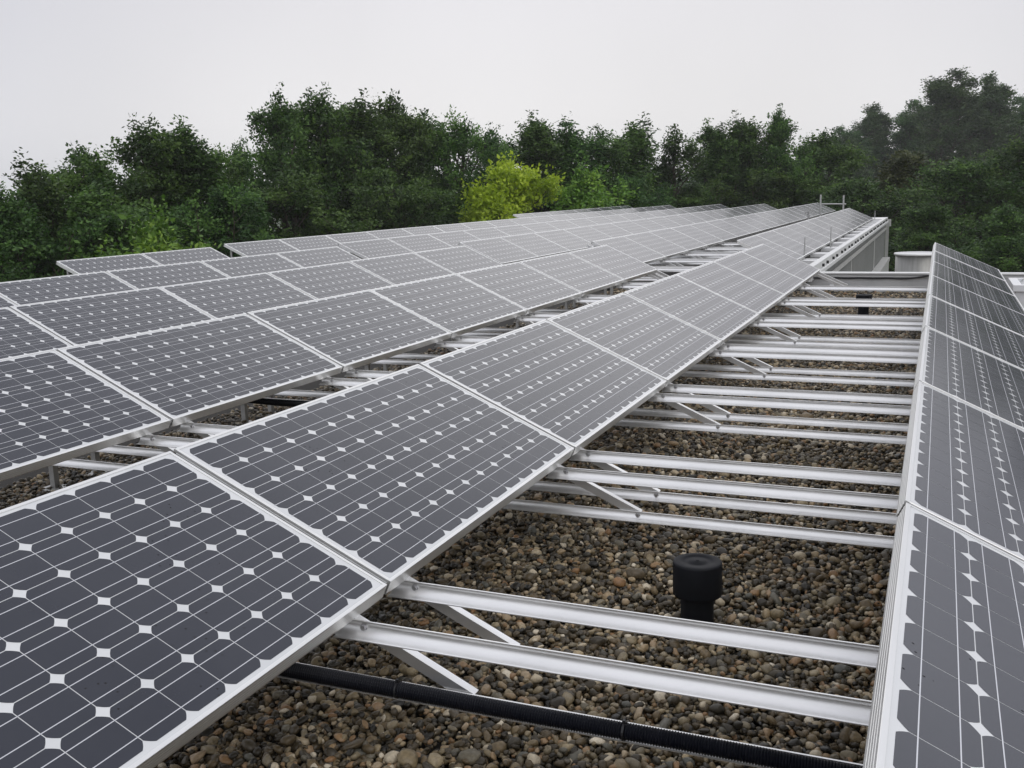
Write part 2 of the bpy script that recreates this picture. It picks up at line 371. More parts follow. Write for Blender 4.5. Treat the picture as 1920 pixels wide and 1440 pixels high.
for k in range(0, 5):
    joint_set(FAR[1][0], FAR[1][1]+k*PITCH, FAR[0][0]-HX+.1, 'in the far roof gap', ORD[k] if k else 'first')
for k in range(0, 13):      # short flat cover rails between the far row and the perforated edge
    for side, dy in (('near', -.145), ('far', .145)):
        b = MB(); b.prism([(-.04, -.066), (-.037, -.006), (-.03, 0), (.05, 0), (.05, -.004), (-.03, -.004), (-.033, -.010), (-.035, -.066)], 0, .34, 'x')
        o = link('cover_rail', b.mesh('cover_rail', M['alu']), None, (-1.96, FAR[0][1]+k*PITCH+dy, -.050))
        w = 'first' if k == 0 else ORD[k]
        tag(o, f'white flat rail on {side} side of {w} panel along the far perforated roof edge', 'metal rail', 'flat rails along the far roof edge')
for (x, y, words) in ((NEAR[5][0], NEAR[5][1]+.15, 'near end of the short outermost left row'), (FAR[4][0], FAR[4][1]+.15, 'near end of the far fifth row'), (NEAR[5][0], NEAR[5][1]+1.75, 'middle joint of the short outermost left row')):
    add_support(x, y, f'sloped support under the {words}', 'sloped supports under the panels')

# ------------------------------------------------------------------ roof furniture
def vent(x, y, top, words):
    e = link('vent_pipe', None, None, (x, y, GZ-.03)); tag(e, words, 'vent pipe', 'black vent pipes in the gravel'); h = top-(GZ-.03)
    p = MB(); p.lathe([(.0555, 0), (.0555, h-.09)], 40); link('pipe', p.mesh('pipe', M['black_pvc']), e)
    q = MB(); q.lathe([(.062, h-.122), (.0815, h-.116), (.0825, h-.108), (.0825, h-.008), (.0805, h-.002), (.075, h), (.052, h), (.050, h-.0025), (.030, h-.0025), (.028, h), (.007, h), (.005, h+.003), (.001, h+.003)], 48)
    link('cap', q.mesh('cap', M['black_pvc']), e)
vent(-.70, 3.22, -.165, 'black capped vent pipe in the foreground gravel behind two rails')
vent(-.71, 11.4, -.095, 'small distant black vent pipe between rails near the parapet')
def conduit():
    e = link('cable_conduit', None, None, (-2.3, 2.150, -.207)); tag(e, 'black corrugated conduit lying along the nearest lower rail', 'conduit')
    b = MB(); n = 16; pts = []; rad = []; Ltot = 2.42; step = .0034; k = 0
    prof = [.0185, .0208, .0208, .0185]
    vs = []; fs = []; rings = int(Ltot/step)
    for i in range(rings+1):
        x = i*step; r = .0176 if (i//1) % 2 else .0214
        cy = .0035*math.sin(x*3.1)+.002*math.sin(x*7.7); cz = .002*math.sin(x*4.3+1)
        for q in range(n):
            a = 2*math.pi*q/n; vs.append((x, cy+r*math.cos(a), cz+r*math.sin(a)))
    for i in range(rings):
        for q in range(n): fs.append((i*n+q, i*n+(q+1) % n, (i+1)*n+(q+1) % n, (i+1)*n+q))
    b.add(vs, fs, 0, False); link('hose', b.mesh('hose', M['conduit']), e)
    for x in (1.04, 1.66, 2.28):
        t = MB(); cy = .0035*math.sin(x*3.1)+.002*math.sin(x*7.7); cz = .002*math.sin(x*4.3+1); rg = []
        vs = []
        for dx, r in ((-.0028, .0205), (-.0028, .0232), (.0028, .0232), (.0028, .0205)):
            vs += [(x+dx, cy+r*math.cos(2*math.pi*q/20), cz+r*math.sin(2*math.pi*q/20)) for q in range(20)]
        t.add(vs, [(i*20+q, i*20+(q+1) % 20, (i+1)*20+(q+1) % 20, (i+1)*20+q) for i in range(3) for q in range(20)])
        t.box(x-.004, x+.004, cy-.006, cy+.003, cz+.022, cz+.030); t.tube([(x, cy, cz+.026), (x+.004, cy+.006, cz+.034), (x+.012, cy+.006, cz+.036)], .0013, 6)
        link('cable_tie', t.mesh('cable_tie', M['cable']), e)
conduit()
e = link('cable_conduit', None, None, (-4.35, 5.24, -.200)); tag(e, 'short black conduit showing in the gap between the first two left rows', 'conduit')
b = MB(); vs = []; fs = []
for i in range(451):
    r = .0176 if i % 2 else .0212; vs += [(i*.0036, r*math.cos(2*math.pi*q/14), .003*math.sin(i*.03)+r*math.sin(2*math.pi*q/14)) for q in range(14)]
for i in range(450): fs += [(i*14+q, i*14+(q+1) % 14, (i+1)*14+(q+1) % 14, (i+1)*14+q) for q in range(14)]
b.add(vs, fs); link('hose', b.mesh('hose', M['conduit']), e)

# ------------------------------------------------------------------ near building
YP = 14.55
bld = link('flat_roof_building', None, None, (-5, 5, -6.6)); tag(bld, 'flat gravel-roofed building in the foreground carrying most panel rows', 'building')
off = Vector((5, -5, 6.6))
def part(name, mb, mats, parent, o=off):
    me = mb.mesh(name, mats); me.transform(Matrix.Translation(o)); return link(name, me, parent)
b = MB(); b.box(-12.1, 6.0, -6.0, YP, -.75, GZ-.022); part('roof', b, M['roof_bed'], bld)
b = MB(); b.box(-12.05, 5.95, -5.95, YP-.05, -6.6, -.751); part('wall', b, M['plaster'], bld)
b = MB(); b.box(-1.62, 6.0, YP, YP+.16, -.76, -.14); part('parapet', b, M['zinc'], bld)
b = MB(); b.prism([(YP-.035, -.137), (YP-.035, -.119), (YP+.05, -.113), (YP+.19, -.121), (YP+.19, -.185), (YP+.187, -.185), (YP+.187, -.14), (YP+.05, -.135), (YP-.03, -.137)], -1.62, 6.02, 'x')
b.box(-1.62, 6.0, YP-.012, YP-.001, -.176, -.158); part('coping', b, M['coping'], bld)
b = MB(); b.box(-1.62, 6.0, YP-.0035, YP-.0008, -.42, -.205); b.prism([(YP-.0036, -.325), (YP-.016, -.330), (YP-.016, -.334), (YP-.0036, -.332)], -1.62, 6.0, 'x'); fl = part('flashing', b, M['zinc'], bld)
b = MB()
for (x0, x1, z0, z1) in ((-1.36, -1.30, -.305, -.275), (-1.27, -1.24, -.29, -.28), (-1.20, -1.15, -.300, -.282), (-1.33, -1.31, -.27, -.262)): b.box(x0, x1, YP-.0055, YP-.0036, z0, z1)
part('white_sticker', b, M['white_plastic'], fl)
o = link('roof_cable', None, None, (0, 0, 0)); bpy.data.objects.remove(o)
b = MB(); pts = [(-1.75+.05*i, YP-.022-.004*math.sin(i*.5), -.192+.002*math.sin(i*.9)) for i in range(28)]+[(-.33, YP-.03, -.189), (-.24, YP-.035, -.179), (-.12, YP-.04, -.155), (0, YP-.05, -.14), (.2, YP-.05, -.135)]
b.tube(pts, .011, 8); tag(link('roof_cable', b.mesh('roof_cable', M['cable'])), 'thin black cable running along the metal parapet at gravel strip end', 'cable')

# ------------------------------------------------------------------ far building wing
wing = link('rear_building_wing', None, None, (-8, 30, -6.6)); tag(wing, 'long rear building wing with grey corrugated facade and perforated roof edge', 'building'); woff = Vector((8, -30, 6.6))
b = MB(); b.prism([(-14.6, YP+.2), (-1.70, YP+.2), (-1.70, 36.4), (-3.2, 36.4), (-3.2, 50.5), (-14.6, 50.5)], -.7, GZ-.02, 'z'); part('roof', b, M['roof_bed'], wing, woff)
b = MB(); y = 14.1; dep = .028; pr = []
while y < 36.5:       # corrugated cladding, 0.2 m waves
    pr += [(-1.70, y), (-1.70+dep, y+.02), (-1.70+dep, y+.10), (-1.70, y+.12)]; y += .20
vs = [(p, q, -.24) for p, q in pr]+[(p, q, -6.6) for p, q in pr]; n = len(pr)
b.add(vs, [(i, i+1, n+i+1, n+i) for i in range(n-1)]); part('facade', b, M['clad'], wing, woff)
b = MB(); b.prism([(-14.55, YP+.22), (-1.72, YP+.22), (-1.72, 36.35), (-3.25, 36.35), (-3.25, 50.45), (-14.55, 50.45)], -6.6, -.701, 'z'); part('wall', b, M['plaster'], wing, woff)
b = MB(); b.prism([(-1.66, -.45), (-1.615, -.445), (-1.610, -.39), (-1.66, -.385)], 14.1, 36.4, 'y'); part('batten', b, M['clad_light'], wing, woff)
b = MB(); b.prism([(-1.70, -.052), (-1.60, -.046), (-1.597, -.05), (-1.597, -.165), (-1.575, -.170), (-1.575, -.225), (-1.68, -.228), (-1.68, -.222), (-1.603, -.22), (-1.603, -.06), (-1.70, -.058)], 14.3, 36.3, 'y')
edge = part('perforated_edge', b, M['coping'], wing, woff)
bs = MB(); bs.tube([(-.02, 0, 0), (.022, 0, 0)], .024, 10); STUD = bs.mesh('fixing_bolt', M['hole'])
yh = 15.86-1.57
while yh < 36:
    for dy in (0, .63): link('fixing_bolt', STUD, edge, tuple(Vector((-1.585, yh+dy, -.115))+woff))
    yh += 1.57
b = MB(); b.box(-1.66, -1.44, 14.1, 35.2, -1.42, -1.30); b.box(-1.63, -1.46, 14.1, 35.15, -2.4, -1.421); part('ledge', b, M['clad_light'], wing, woff)
b = MB(); b.box(-1.66, -1.56, 36.42, 36.52, -6.6, -.36); b.box(-1.69, -1.50, 36.42, 36.56, -.359, -.13); part('corner_post', b, M['clad_light'], wing, woff)
b = MB(); b.box(-2.35, -1.62, 34.6, 36.2, -.075, -.050); part('end_plate', b, M['alu'], wing, woff)
b = MB(); b.box(-1.69, -1.668, 30.4, 30.7, -6.6, -.46); b.box(-1.69, -1.668, 22.4, 22.5, -6.6, -.46); part('joint_strip', b, M['clad_light'], wing, woff)
# low annex roof the tank stands on
anx = MB(); anx.box(-1.55, 5.5, YP+.25, 25.5, -6.6, -1.9); tag(link('annex_building', anx.mesh('annex_building', M['plaster'])), 'low annex below the parapet on which the steel tank stands', 'building')
def tank():
    e = link('steel_tank', None, None, (-.33, 20.2, -1.9)); tag(e, 'round stainless steel tank behind the parapet beside the right panel row', 'tank')
    b = MB(); b.lathe([(.40, 0), (.40, 1.66), (.0, 1.66)], 48); link('body', b.mesh('body', M['tank']), e)
    b = MB(); b.lathe([(.402, 1.655), (.426, 1.66), (.430, 1.675), (.426, 1.69), (.40, 1.692), (.385, 1.672), (.02, 1.674)], 48); link('lid', b.mesh('lid', M['coping']), e)
tank()
def skylight(x, y, sx, sy, h, label):
    e = link('roof_skylight', None, None, (x, y, GZ-.03)); tag(e, label, 'skylight', 'white skylights right of the panels')
    b = MB(); b.prism([(-sx/2-.05, 0), (sx/2+.05, 0), (sx/2, h), (-sx/2, h)], -sy/2, sy/2, 'y'); link('curb', b.mesh('curb', M['white_plastic']), e)
    b = MB(); t = .06
    b.box(-sx/2-.03, sx/2+.03, -sy/2-.03, -sy/2+t, h+.001, h+.07); b.box(-sx/2-.03, sx/2+.03, sy/2-t, sy/2+.03, h+.001, h+.07)
    b.box(-sx/2-.03, -sx/2+t, -sy/2+t, sy/2-t, h+.001, h+.069); b.box(sx/2-t, sx/2+.03, -sy/2+t, sy/2-t, h+.001, h+.069); link('frame', b.mesh('frame', M['white_plastic']), e)
    b = MB(); n = 8; vs = []; fs = []
    for i in range(n+1):
        for j in range(n+1):
            u, v = i/n*2-1, j/n*2-1; vs.append((u*(sx/2-t), v*(sy/2-t), h+.03+.10*(1-u**4)*(1-v**4)))
    for i in range(n):
        for j in range(n): fs.append((i*(n+1)+j, (i+1)*(n+1)+j, (i+1)*(n+1)+j+1, i*(n+1)+j+1))
    b.add(vs, fs, 0, True); link('dome', b.mesh('dome', M['dome']), e)
skylight(1.20, 11.2, .55, .9, .20, 'nearer white-framed skylight beyond the low edge of the right panel row')
skylight(1.12, 13.0, .60, .9, .26, 'farther white-framed skylight at the far end of the right panel row')

# ladder hoop, lightning rods, sensor mast on the far wing
e = link('roof_ladder', None, None, (-3.55, 38.0, GZ)); tag(e, 'pale H-shaped ladder top sticking up at the far roof end', 'ladder')
a0, a1 = at_dist(1539, 365, 38.2), at_dist(1582, 366, 38.2)
for p in (a0, a1):
    b = MB(); b.tube([(p.x+3.55, p.y-38, 0), (p.x+3.55, p.y-38, p.z-GZ)], .032, 10); link('upright', b.mesh('upright', M['alu_dull']), e)
b = MB(); d = (a1-a0).normalized()*.09
b.tube([(a0.x+3.55, a0.y-38, a0.z-.33-GZ), (a1.x+3.55+d.x, a1.y-38+d.y, a1.z-.31-GZ)], .024, 10); link('rung', b.mesh('rung', M['alu_dull']), e)
for (px, yb, yt, dist, w) in ((1508, 492, 445, 16.5, 'nearest thin lightning rod rising beside the far row low edge'), (1557, 470, 426, 19.4, 'middle thin lightning rod rising beside the far row low edge'), (1640, 416, 395, 34.5, 'last thin lightning rod at the far end of the wing')):
    p0, p1 = at_dist(px, yb, dist), at_dist(px, yt, dist); h = p1.z-GZ
    r = link('lightning_rod', None, None, (p0.x, p0.y, GZ)); tag(r, w, 'lightning rod', 'lightning rods on the far wing')
    b = MB(); b.tube([(0, 0, .0), (0, 0, h)], [.013, .010], 8); link('rod', b.mesh('rod', M['alu_dull']), r)
    b = MB(); b.lathe([(.09, 0), (.09, .04), (.06, .07), (.01, .075)], 20); link('base', b.mesh('base', M['alu_dull']), r)
p0, p1 = at_dist(1515, 412, 33), at_dist(1516, 398, 33)
e = link('sensor_mast', None, None, (p1.x, p1.y, GZ)); tag(e, 'short mast with small tilted sensor in the far row gap', 'sensor')
b = MB(); b.tube([(0, 0, 0), (0, 0, p1.z-GZ)], .028, 8); link('mast', b.mesh('mast', M['alu_dull']), e)
b = MB(); b.box(-.12, .12, -.06, .06, 0, .05, 0, Matrix.Translation((0, 0, p1.z-GZ)) @ Matrix.Rotation(-.5, 4, 'Y')); link('sensor_head', b.mesh('sensor_head', M['alu_dull']), e)

# ------------------------------------------------------------------ gravel (real pebbles)
def ico(sub):
    bm = bmesh.new(); bmesh.ops.create_icosphere(bm, subdivisions=sub, radius=1)
    v = np.array([p.co[:] for p in bm.verts]); f = np.array([[q.index for q in p.verts] for p in bm.faces]); bm.free(); return v, f
def protos(sub, n):
    v, f = ico(sub); out = []
    for _ in range(n):
        w = v.copy()
        for _ in range(5):      # flats and swellings
            d = rng.normal(size=3); d /= np.linalg.norm(d); h = rng.uniform(.42, .85); t = w@d
            w -= np.outer(np.clip(t-h, 0, None)*.85, d)
        w *= (1+.10*np.sin(w@rng.normal(size=3)*2.2+rng.uniform(0, 6)))[:, None]; out.append(w)
    return out, f
def scatter(boxes, spacing, size, sub, zoff, keep=1.0):
    P, f = protos(sub, 18); V = []; F = []; T = []; base = 0
    for (x0, x1, y0, y1) in boxes:
        gx, gy = np.meshgrid(np.arange(x0, x1, spacing), np.arange(y0, y1, spacing*.9)); k = gx.size
        px = gx.ravel()+rng.uniform(-.5, .5, k)*spacing; py = gy.ravel()+rng.uniform(-.5, .5, k)*spacing
        m_ = rng.random(k) < keep; px, py = px[m_], py[m_]; k = px.size
        s0 = size*np.exp(rng.normal(0, .30, k)); sc = np.stack([s0*rng.uniform(.85, 1.45, k), s0*rng.uniform(.7, 1.1, k), s0*rng.uniform(.55, .92, k)], 1)
        yaw = rng.uniform(0, 2*np.pi, k); ta = rng.normal(0, .38, k); tb = rng.normal(0, .38, k)
        which = rng.integers(0, len(P), k)
        pz = zoff+rng.normal(0, .0045, k)+.006*np.sin(px*5.1+py*2.3)*np.sin(py*4.3-px)
        cy_, sy_ = np.cos(yaw), np.sin(yaw); ca, sa = np.cos(ta), np.sin(ta); cb, sb = np.cos(tb), np.sin(tb); z0 = np.zeros(k); o1 = np.ones(k)
        Rz = np.stack([cy_, -sy_, z0, sy_, cy_, z0, z0, z0, o1], 1).reshape(k, 3, 3)
        Rx = np.stack([o1, z0, z0, z0, ca, -sa, z0, sa, ca], 1).reshape(k, 3, 3); Ry = np.stack([cb, z0, sb, z0, o1, z0, -sb, z0, cb], 1).reshape(k, 3, 3)
        Rm = Rz@Rx@Ry; tone = rng.beta(1.1, 1.35, k)
        pv = np.stack(P)[which]*sc[:, None, :]*.5
        pv = np.einsum('kij,kvj->kvi', Rm, pv)+np.stack([px, py, pz], 1)[:, None, :]
        nv = pv.shape[1]; V.append(pv.reshape(-1, 3)); F.append((f[None]+(np.arange(k)*nv)[:, None, None]).reshape(-1, 3)+base); T.append(np.repeat(tone, len(f))); base += k*nv
    return np.concatenate(V), np.concatenate(F), np.concatenate(T)
def big_mesh(name, V, F, T, mat_, smooth=True):
    me = bpy.data.meshes.new(name); k = F.shape[1]
    me.vertices.add(len(V)); me.vertices.foreach_set('co', V.astype(np.float32).ravel())
    me.loops.add(F.size); me.loops.foreach_set('vertex_index', F.astype(np.int32).ravel())
    me.polygons.add(len(F)); me.polygons.foreach_set('loop_start', np.arange(0, F.size, k, dtype=np.int32))
    me.polygons.foreach_set('use_smooth', np.full(len(F), smooth))
    a = me.attributes.new('tone', 'FLOAT', 'FACE'); a.data.foreach_set('value', T.astype(np.float32))
    me.materials.append(mat_); me.update(calc_edges=True); return me
parts = [scatter([(-1.95, .02, 1.15, 3.1)], .0180, .0215, 2, GZ-.010), scatter([(-1.95, .02, 1.15, 3.1)], .027, .0235, 2, GZ+.002, .75), scatter([(-1.95, .02, 1.15, 3.1)], .055, .028, 2, GZ+.006, .6),
         scatter([(-2.0, .02, 3.1, 6.2), (-4.5, -2.0, 2.2, 6.2)], .0185, .0220, 1, GZ-.010), scatter([(-2.0, .02, 3.1, 6.2), (-4.5, -2.0, 2.2, 6.2)], .028, .0240, 2, GZ+.002, .75),
         scatter([(-2.0, .02, 3.1, 6.2)], .06, .030, 2, GZ+.006, .6),
         scatter([(-4.4, .02, 6.2, YP-.01)], .026, .030, 1, GZ-.008), scatter([(-4.4, .02, 6.2, YP-.01)], .036, .032, 1, GZ+.002, .8),
         scatter([(.02, 1.6, 1.15, YP-.01)], .034, .038, 1, GZ-.006)]
base = 0; V = []; F = []; T = []
for v_, f_, t_ in parts: V.append(v_); F.append(f_+base); T.append(t_); base += len(v_)
g = link('roof_gravel', big_mesh('roof_gravel', np.concatenate(V), np.concatenate(F), np.concatenate(T), M['stone']))
tag(g, 'brown and grey river pebbles covering the flat roof under the rails', 'gravel', None, 'stuff')

# ------------------------------------------------------------------ ground
GROUND = -6.6
b = MB(); b.add([(-600, -600, GROUND), (600, -600, GROUND), (600, 600, GROUND), (-600, 600, GROUND)], [(0, 1, 2, 3)])
tag(link('ground', b.mesh('ground', M['grass'])), 'grassy ground below the building and around the trees', 'ground', None, 'structure')

# ------------------------------------------------------------------ trees
def leaves(centers, dirs, per, lsize, spread, tone0):
    """rosettes of folded leaf blades round each twig tip"""
    k = len(centers); n = k*per
    c0 = np.repeat(centers, per, 0); d0 = np.repeat(dirs, per, 0)
    off = rng.normal(size=(n, 3))*spread; off[:, 2] *= .8
    ax = d0*.55+rng.normal(size=(n, 3))*.75; ax[:, 2] -= .12; ax /= np.linalg.norm(ax, axis=1)[:, None]
    nr = rng.normal(size=(n, 3))*.75+np.array([0, 0, .9])+d0*.25; nr -= ax*np.sum(nr*ax, 1)[:, None]; nr /= np.linalg.norm(nr, axis=1)[:, None]
    sd = np.cross(nr, ax); Ls = lsize*np.exp(rng.normal(0, .22, n))[:, None]; p = c0+off
    v = np.stack([p, p+ax*Ls*.5+sd*Ls*.30-nr*Ls*.05, p+ax*Ls*1.05-nr*Ls*.10, p+ax*Ls*.5-sd*Ls*.30-nr*Ls*.05], 1)
    f = np.arange(n*4).reshape(n, 4); t = np.clip(np.repeat(tone0, per)+rng.normal(0, .16, n), 0, 1)
    return v.reshape(-1, 3), f, t
def make_tree(name, H, spread, base_h, n_limb, twig_step, per, lsize, leafspread, upness, shape, seed, lm):
    """tapered trunk, rising limbs, side branches; leaf rosettes along the outer wood"""
    global rng
    keep = rng; rng = np.random.default_rng(seed); rd = random.Random(seed)
    tr = MB(); C0 = []; D0 = []; T0 = []
    tp = []; x = y = 0
    for i in range(9):
        tp.append(Vector((x, y, H*.97*i/8))); x += rd.uniform(-.02, .02)*H*.5; y += rd.uniform(-.02, .02)*H*.5
    tr.tube(tp, [.022*H*(1-.88*i/8)+.01 for i in range(9)], 9)
    def twig(p, d, ln, w):
        for q in range(max(2, int(ln/twig_step))):
            t_ = (q+1)/max(2, int(ln/twig_step)); C0.append(p+d*ln*t_+Vector((rd.gauss(0, .06), rd.gauss(0, .06), rd.gauss(0, .05)))); D0.append(d); T0.append(w)
    def leader(p, d, ln, w):      # upright leafy shoot that tapers to a point
        q = p.copy(); n = max(3, int(ln/.16)); pts = [q.copy()]
        for i in range(n):
            d = (d+Vector((rd.gauss(0, .08), rd.gauss(0, .08), .35))).normalized(); q = q+d*ln/n; pts.append(q.copy())
            for _ in range(3 if i < n*.6 else 1):
                r_ = .22*(1-i/n)+.02; C0.append(q+Vector((rd.gauss(0, r_), rd.gauss(0, r_), rd.gauss(0, .08)))); D0.append(d); T0.append(w)
        tr.tube(pts, [.018*(1-.8*i/n) for i in range(n+1)], 4, 0, False)
    def branch(p, d, ln, rad, lvl):
        pts = [p]; q = p.copy(); dd = d.copy(); n = 6
        for i in range(n):
            dd = (dd+Vector((rd.gauss(0, .13), rd.gauss(0, .13), upness*.16+rd.gauss(0, .07)))).normalized(); q = q+dd*ln/n; pts.append(q.copy())
        tr.tube(pts, [rad*(1-.85*i/n)+.006 for i in range(n+1)], 6 if lvl == 0 else 4, 0, False)
        tone = rd.betavariate(1.3, 1.3)
        for i in range(2 if lvl else 3, n+1):
            dl = (pts[i]-pts[i-1]).normalized()
            m_ = 2 if lvl == 0 else 1
            for _ in range(m_):
                sd = Vector((rd.gauss(0, 1), rd.gauss(0, 1), rd.gauss(0, .6)+upness*.6)); sd = (sd-dl*sd.dot(dl)*.6).normalized(); sd = (sd*.8+dl*.6).normalized()
                if lvl == 0 and ln > 1.2: branch(pts[i], sd, ln*rd.uniform(.30, .52)*(1-.35*i/n), rad*.4, 1)
                else: twig(pts[i], sd, rd.uniform(.3, .7), min(1, max(0, tone+rd.gauss(0, .15))))
        if lvl == 0: leader(pts[-1], dd, rd.uniform(.7, 1.7)*upness+.2, tone)
        else: twig(pts[-1], dd, rd.uniform(.35, .8), tone)
    for k in range(n_limb):
        u = (k+.5)/n_limb; hz = base_h+(1-base_h)*u*.95
        i = min(7, int(hz*.999*8/.97)); i = min(i, 7); fr = hz*8/.97-i; p = tp[i].lerp(tp[i+1], min(1, max(0, fr)))
        a = k*2.399+rd.uniform(-.4, .4)
        env = shape(u)*spread; el = rd.uniform(.15, .55)+upness*(.35+.75*u)
        d = Vector((math.cos(a)*math.cos(el), math.sin(a)*math.cos(el), math.sin(el)))
        branch(p, d, max(.7, env*rd.uniform(.5, 1.25)), .0075*H*(1-.7*u), 0)
    for q in range(3): leader(tp[-1]-Vector((0, 0, .5+.4*q)), Vector((rd.gauss(0, .25), rd.gauss(0, .25), 1)).normalized(), rd.uniform(.9, 1.5), .6)
    V, F, T = leaves(np.array([v[:] for v in C0]), np.array([v[:] for v in D0]), per, lsize, leafspread, np.array(T0))
    crown = big_mesh(name+'_crown', V, F, T, lm, False); trunk = tr.mesh(name+'_trunk', M['bark'])
    zt = np.percentile(V[:, 2], 99.9); rx = np.percentile(np.hypot(V[:, 0], V[:, 1])[V[:, 2] > H*.35], 88); rng = keep
    return trunk, crown, zt, rx
oval = lambda u: math.sin(math.pi*min(1, .18+.80*u))**.8*(1.05-.45*u)
cone = lambda u: 1.0-.72*u
colm = lambda u: (.75+.3*math.sin(math.pi*u))*(1-.45*u**3)
KIND = {}
for q in range(4): KIND['oak%d' % q] = make_tree('oak', 12.5, 4.0, .16, 30, .27, 11, .142, .115, .6, oval, 11+q, M['leaf'])
for q in range(2): KIND['upright%d' % q] = make_tree('upright_oak', 13.0, 3.0, .15, 30, .27, 11, .142, .115, .95, colm, 31+q, M['leaf'])
for q in range(2): KIND['loose%d' % q] = make_tree('loose_oak', 13.0, 3.6, .18, 24, .34, 9, .15, .125, .8, oval, 41+q, M['leaf'])
for q in range(2): KIND['far%d' % q] = make_tree('tall_poplar', 19.0, 6.2, .12, 48, .32, 9, .22, .17, .62, (lambda u: 1.1-.72*u), 51+q, M['leaf_far'])
KIND['round0'] = make_tree('broad_tree', 13.0, 5.2, .10, 36, .32, 9, .18, .16, .4, oval, 61, M['leaf'])
KIND['brown0'] = make_tree('brown_tree', 12.0, 4.4, .12, 30, .34, 7, .19, .16, .5, oval, 66, M['leaf_brown'])
KIND['fresh0'] = make_tree('young_tree', 9.0, 3.0, .12, 26, .28, 7, .17, .15, .6, oval, 71, M['leaf_mid'])
KIND['yellow0'] = make_tree('yellow_tree', 9.0, 3.6, .12, 24, .30, 9, .19, .15, .45, oval, 76, M['leaf_yellow'])
def tree(kind, px, py, dist, half_px, label, name='oak_tree', group='trees behind the roof'):
    tr, cr, zt, rx = KIND[kind]; top = at_dist(px, py, dist)
    e = link(name, None, None, (top.x, top.y, GROUND), (0, 0, random.uniform(0, 6.28)))
    sz = (top.z-GROUND)/zt; wr = half_px/FPX*dist*1.03; sx = wr/rx; sx = min(max(sx, sz*.55), sz*1.6)
    e.scale = (sx, sx, sz); tag(e, label, 'tree', group)
    link('trunk', tr, e); link('crown', cr, e)
TREES = [
 ('oak0', -40, 320, 33, 110, 'dark oak cut by the left picture edge'),
 ('loose0', 62, 303, 35, 70, 'slim dark tree second from the left picture edge'),
 ('oak1', 150, 278, 37, 100, 'dark oak rising left of the broad left hump of crowns'),
 ('oak2', 262, 228, 38, 105, 'broad dark oak forming the left hump of the treeline'),
 ('upright0', 330, 236, 39, 75, 'dark oak on the right shoulder of the left hump'),
 ('oak3', 395, 285, 40, 70, 'lower dark oak in the dip right of the left hump'),
 ('loose1', 437, 262, 41, 50, 'small pointed tree in the skyline dip left of the tallest oaks'),
 ('oak0', 520, 178, 45, 95, 'dark oak at the left end of the tallest oak group'),
 ('oak2', 600, 170, 46, 100, 'tallest dark oak left of the yellow tree'),
 ('upright1', 660, 186, 48, 85, 'tall oak right of the highest oak top'),
 ('oak1', 732, 180, 50, 80, 'pointed tall oak at the middle of the oak group'),
 ('upright0', 798, 208, 52, 75, 'narrow oak with pointed top right of the tall group'),
 ('oak3', 862, 214, 51, 75, 'oak directly left above the yellow tree'),
 ('oak0', 925, 245, 55, 70, 'lower oak straight above the yellow tree'),
 ('upright1', 1005, 222, 54, 85, 'oak behind the right side of the yellow tree'),
 ('loose0', 1062, 230, 55, 70, 'loose oak above the bright green tree'),
 ('loose1', 1128, 240, 56, 65, 'thin-crowned oak right of the bright green tree'),
 ('loose0', 1190, 226, 57, 75, 'airy oak with sky showing through beside the misty gap'),
 ('loose1', 1258, 240, 58, 60, 'last airy oak left of the misty gap'),
 ('upright0', 1348, 232, 62, 48, 'slim oak directly right of the misty gap'),
 ('upright1', 1398, 222, 62, 55, 'upright oak second right of the misty gap'),
 ('oak2', 1462, 206, 62, 62, 'tall pointed oak behind the far roof end'),
 ('oak1', 1545, 248, 64, 75, 'lower oak above the ladder top'),
 ('far0', 1645, 196, 155, 135, 'hazy tall tree left of the highest poplars'),
 ('far1', 1782, 136, 144, 95, 'hazy tallest poplar with feathery top at the right'),
 ('far0', 1866, 140, 149, 60, 'hazy narrow poplar beside the tallest poplar'),
 ('far1', 1935, 165, 159, 85, 'hazy poplar cut by the right picture edge'),
 ('far0', 1706, 228, 168, 70, 'hazy lower tree between the two hazy tall tree groups'),
 ('far1', 1828, 182, 160, 60, 'hazy tree filling the notch between the two tallest poplars'),
 ('far0', 1590, 262, 138, 60, 'hazy small tree standing left of the hazy tall tree'),
 ('far1', 1600, 238, 149, 95, 'hazy rounded tree low on the left slope of the hazy trees'),
 ('far1', 1745, 188, 152, 90, 'hazy tree on the left shoulder of the tallest poplar'),
 ('brown0', 1690, 285, 66, 105, 'olive brown tree in front of the hazy tall trees'),
 ('round0', 1810, 300, 58, 130, 'broad dark tree at right below the poplars'),
 ('oak3', 1925, 262, 60, 110, 'brownish dark tree at the right picture edge'),
 ('round0', 1620, 335, 56, 110, 'dark broad tree behind the corrugated facade end'),
 ('oak0', 1745, 375, 48, 130, 'low dark tree behind the steel tank'),
 ('oak2', 1890, 385, 44, 130, 'low dark tree behind the far end of the right panel row'),
]
TREES += [('far1', 2050, 150, 62, 120, 'first dark tree past the right picture edge, mirrored in the right panels'), ('round0', 2200, 140, 52, 150, 'second dark tree past the right picture edge, mirrored in the right panels'), ('far0', 2360, 110, 50, 150, 'third dark tree past the right picture edge, mirrored in the right panels')]
for a in TREES:
    lab = a[5]; nm = 'poplar_tree' if 'poplar' in lab or 'hazy' in lab else 'oak_tree' if 'oak' in lab else 'deciduous_tree'
    if 'brownish' in lab: lab = 'dark tree with uneven crown at the right picture edge'
    tree(*a[:5], lab, nm)
tree('yellow0', 932, 298, 46, 92, 'bright yellow-green tree standing out before the dark oaks', 'yellow_tree')
tree('fresh0', 1085, 308, 51, 80, 'bright green tree right beside the yellow tree', 'young_tree')
tree('fresh0', 308, 396, 27, 105, 'fresh green young tree behind the short left panel row', 'young_tree')
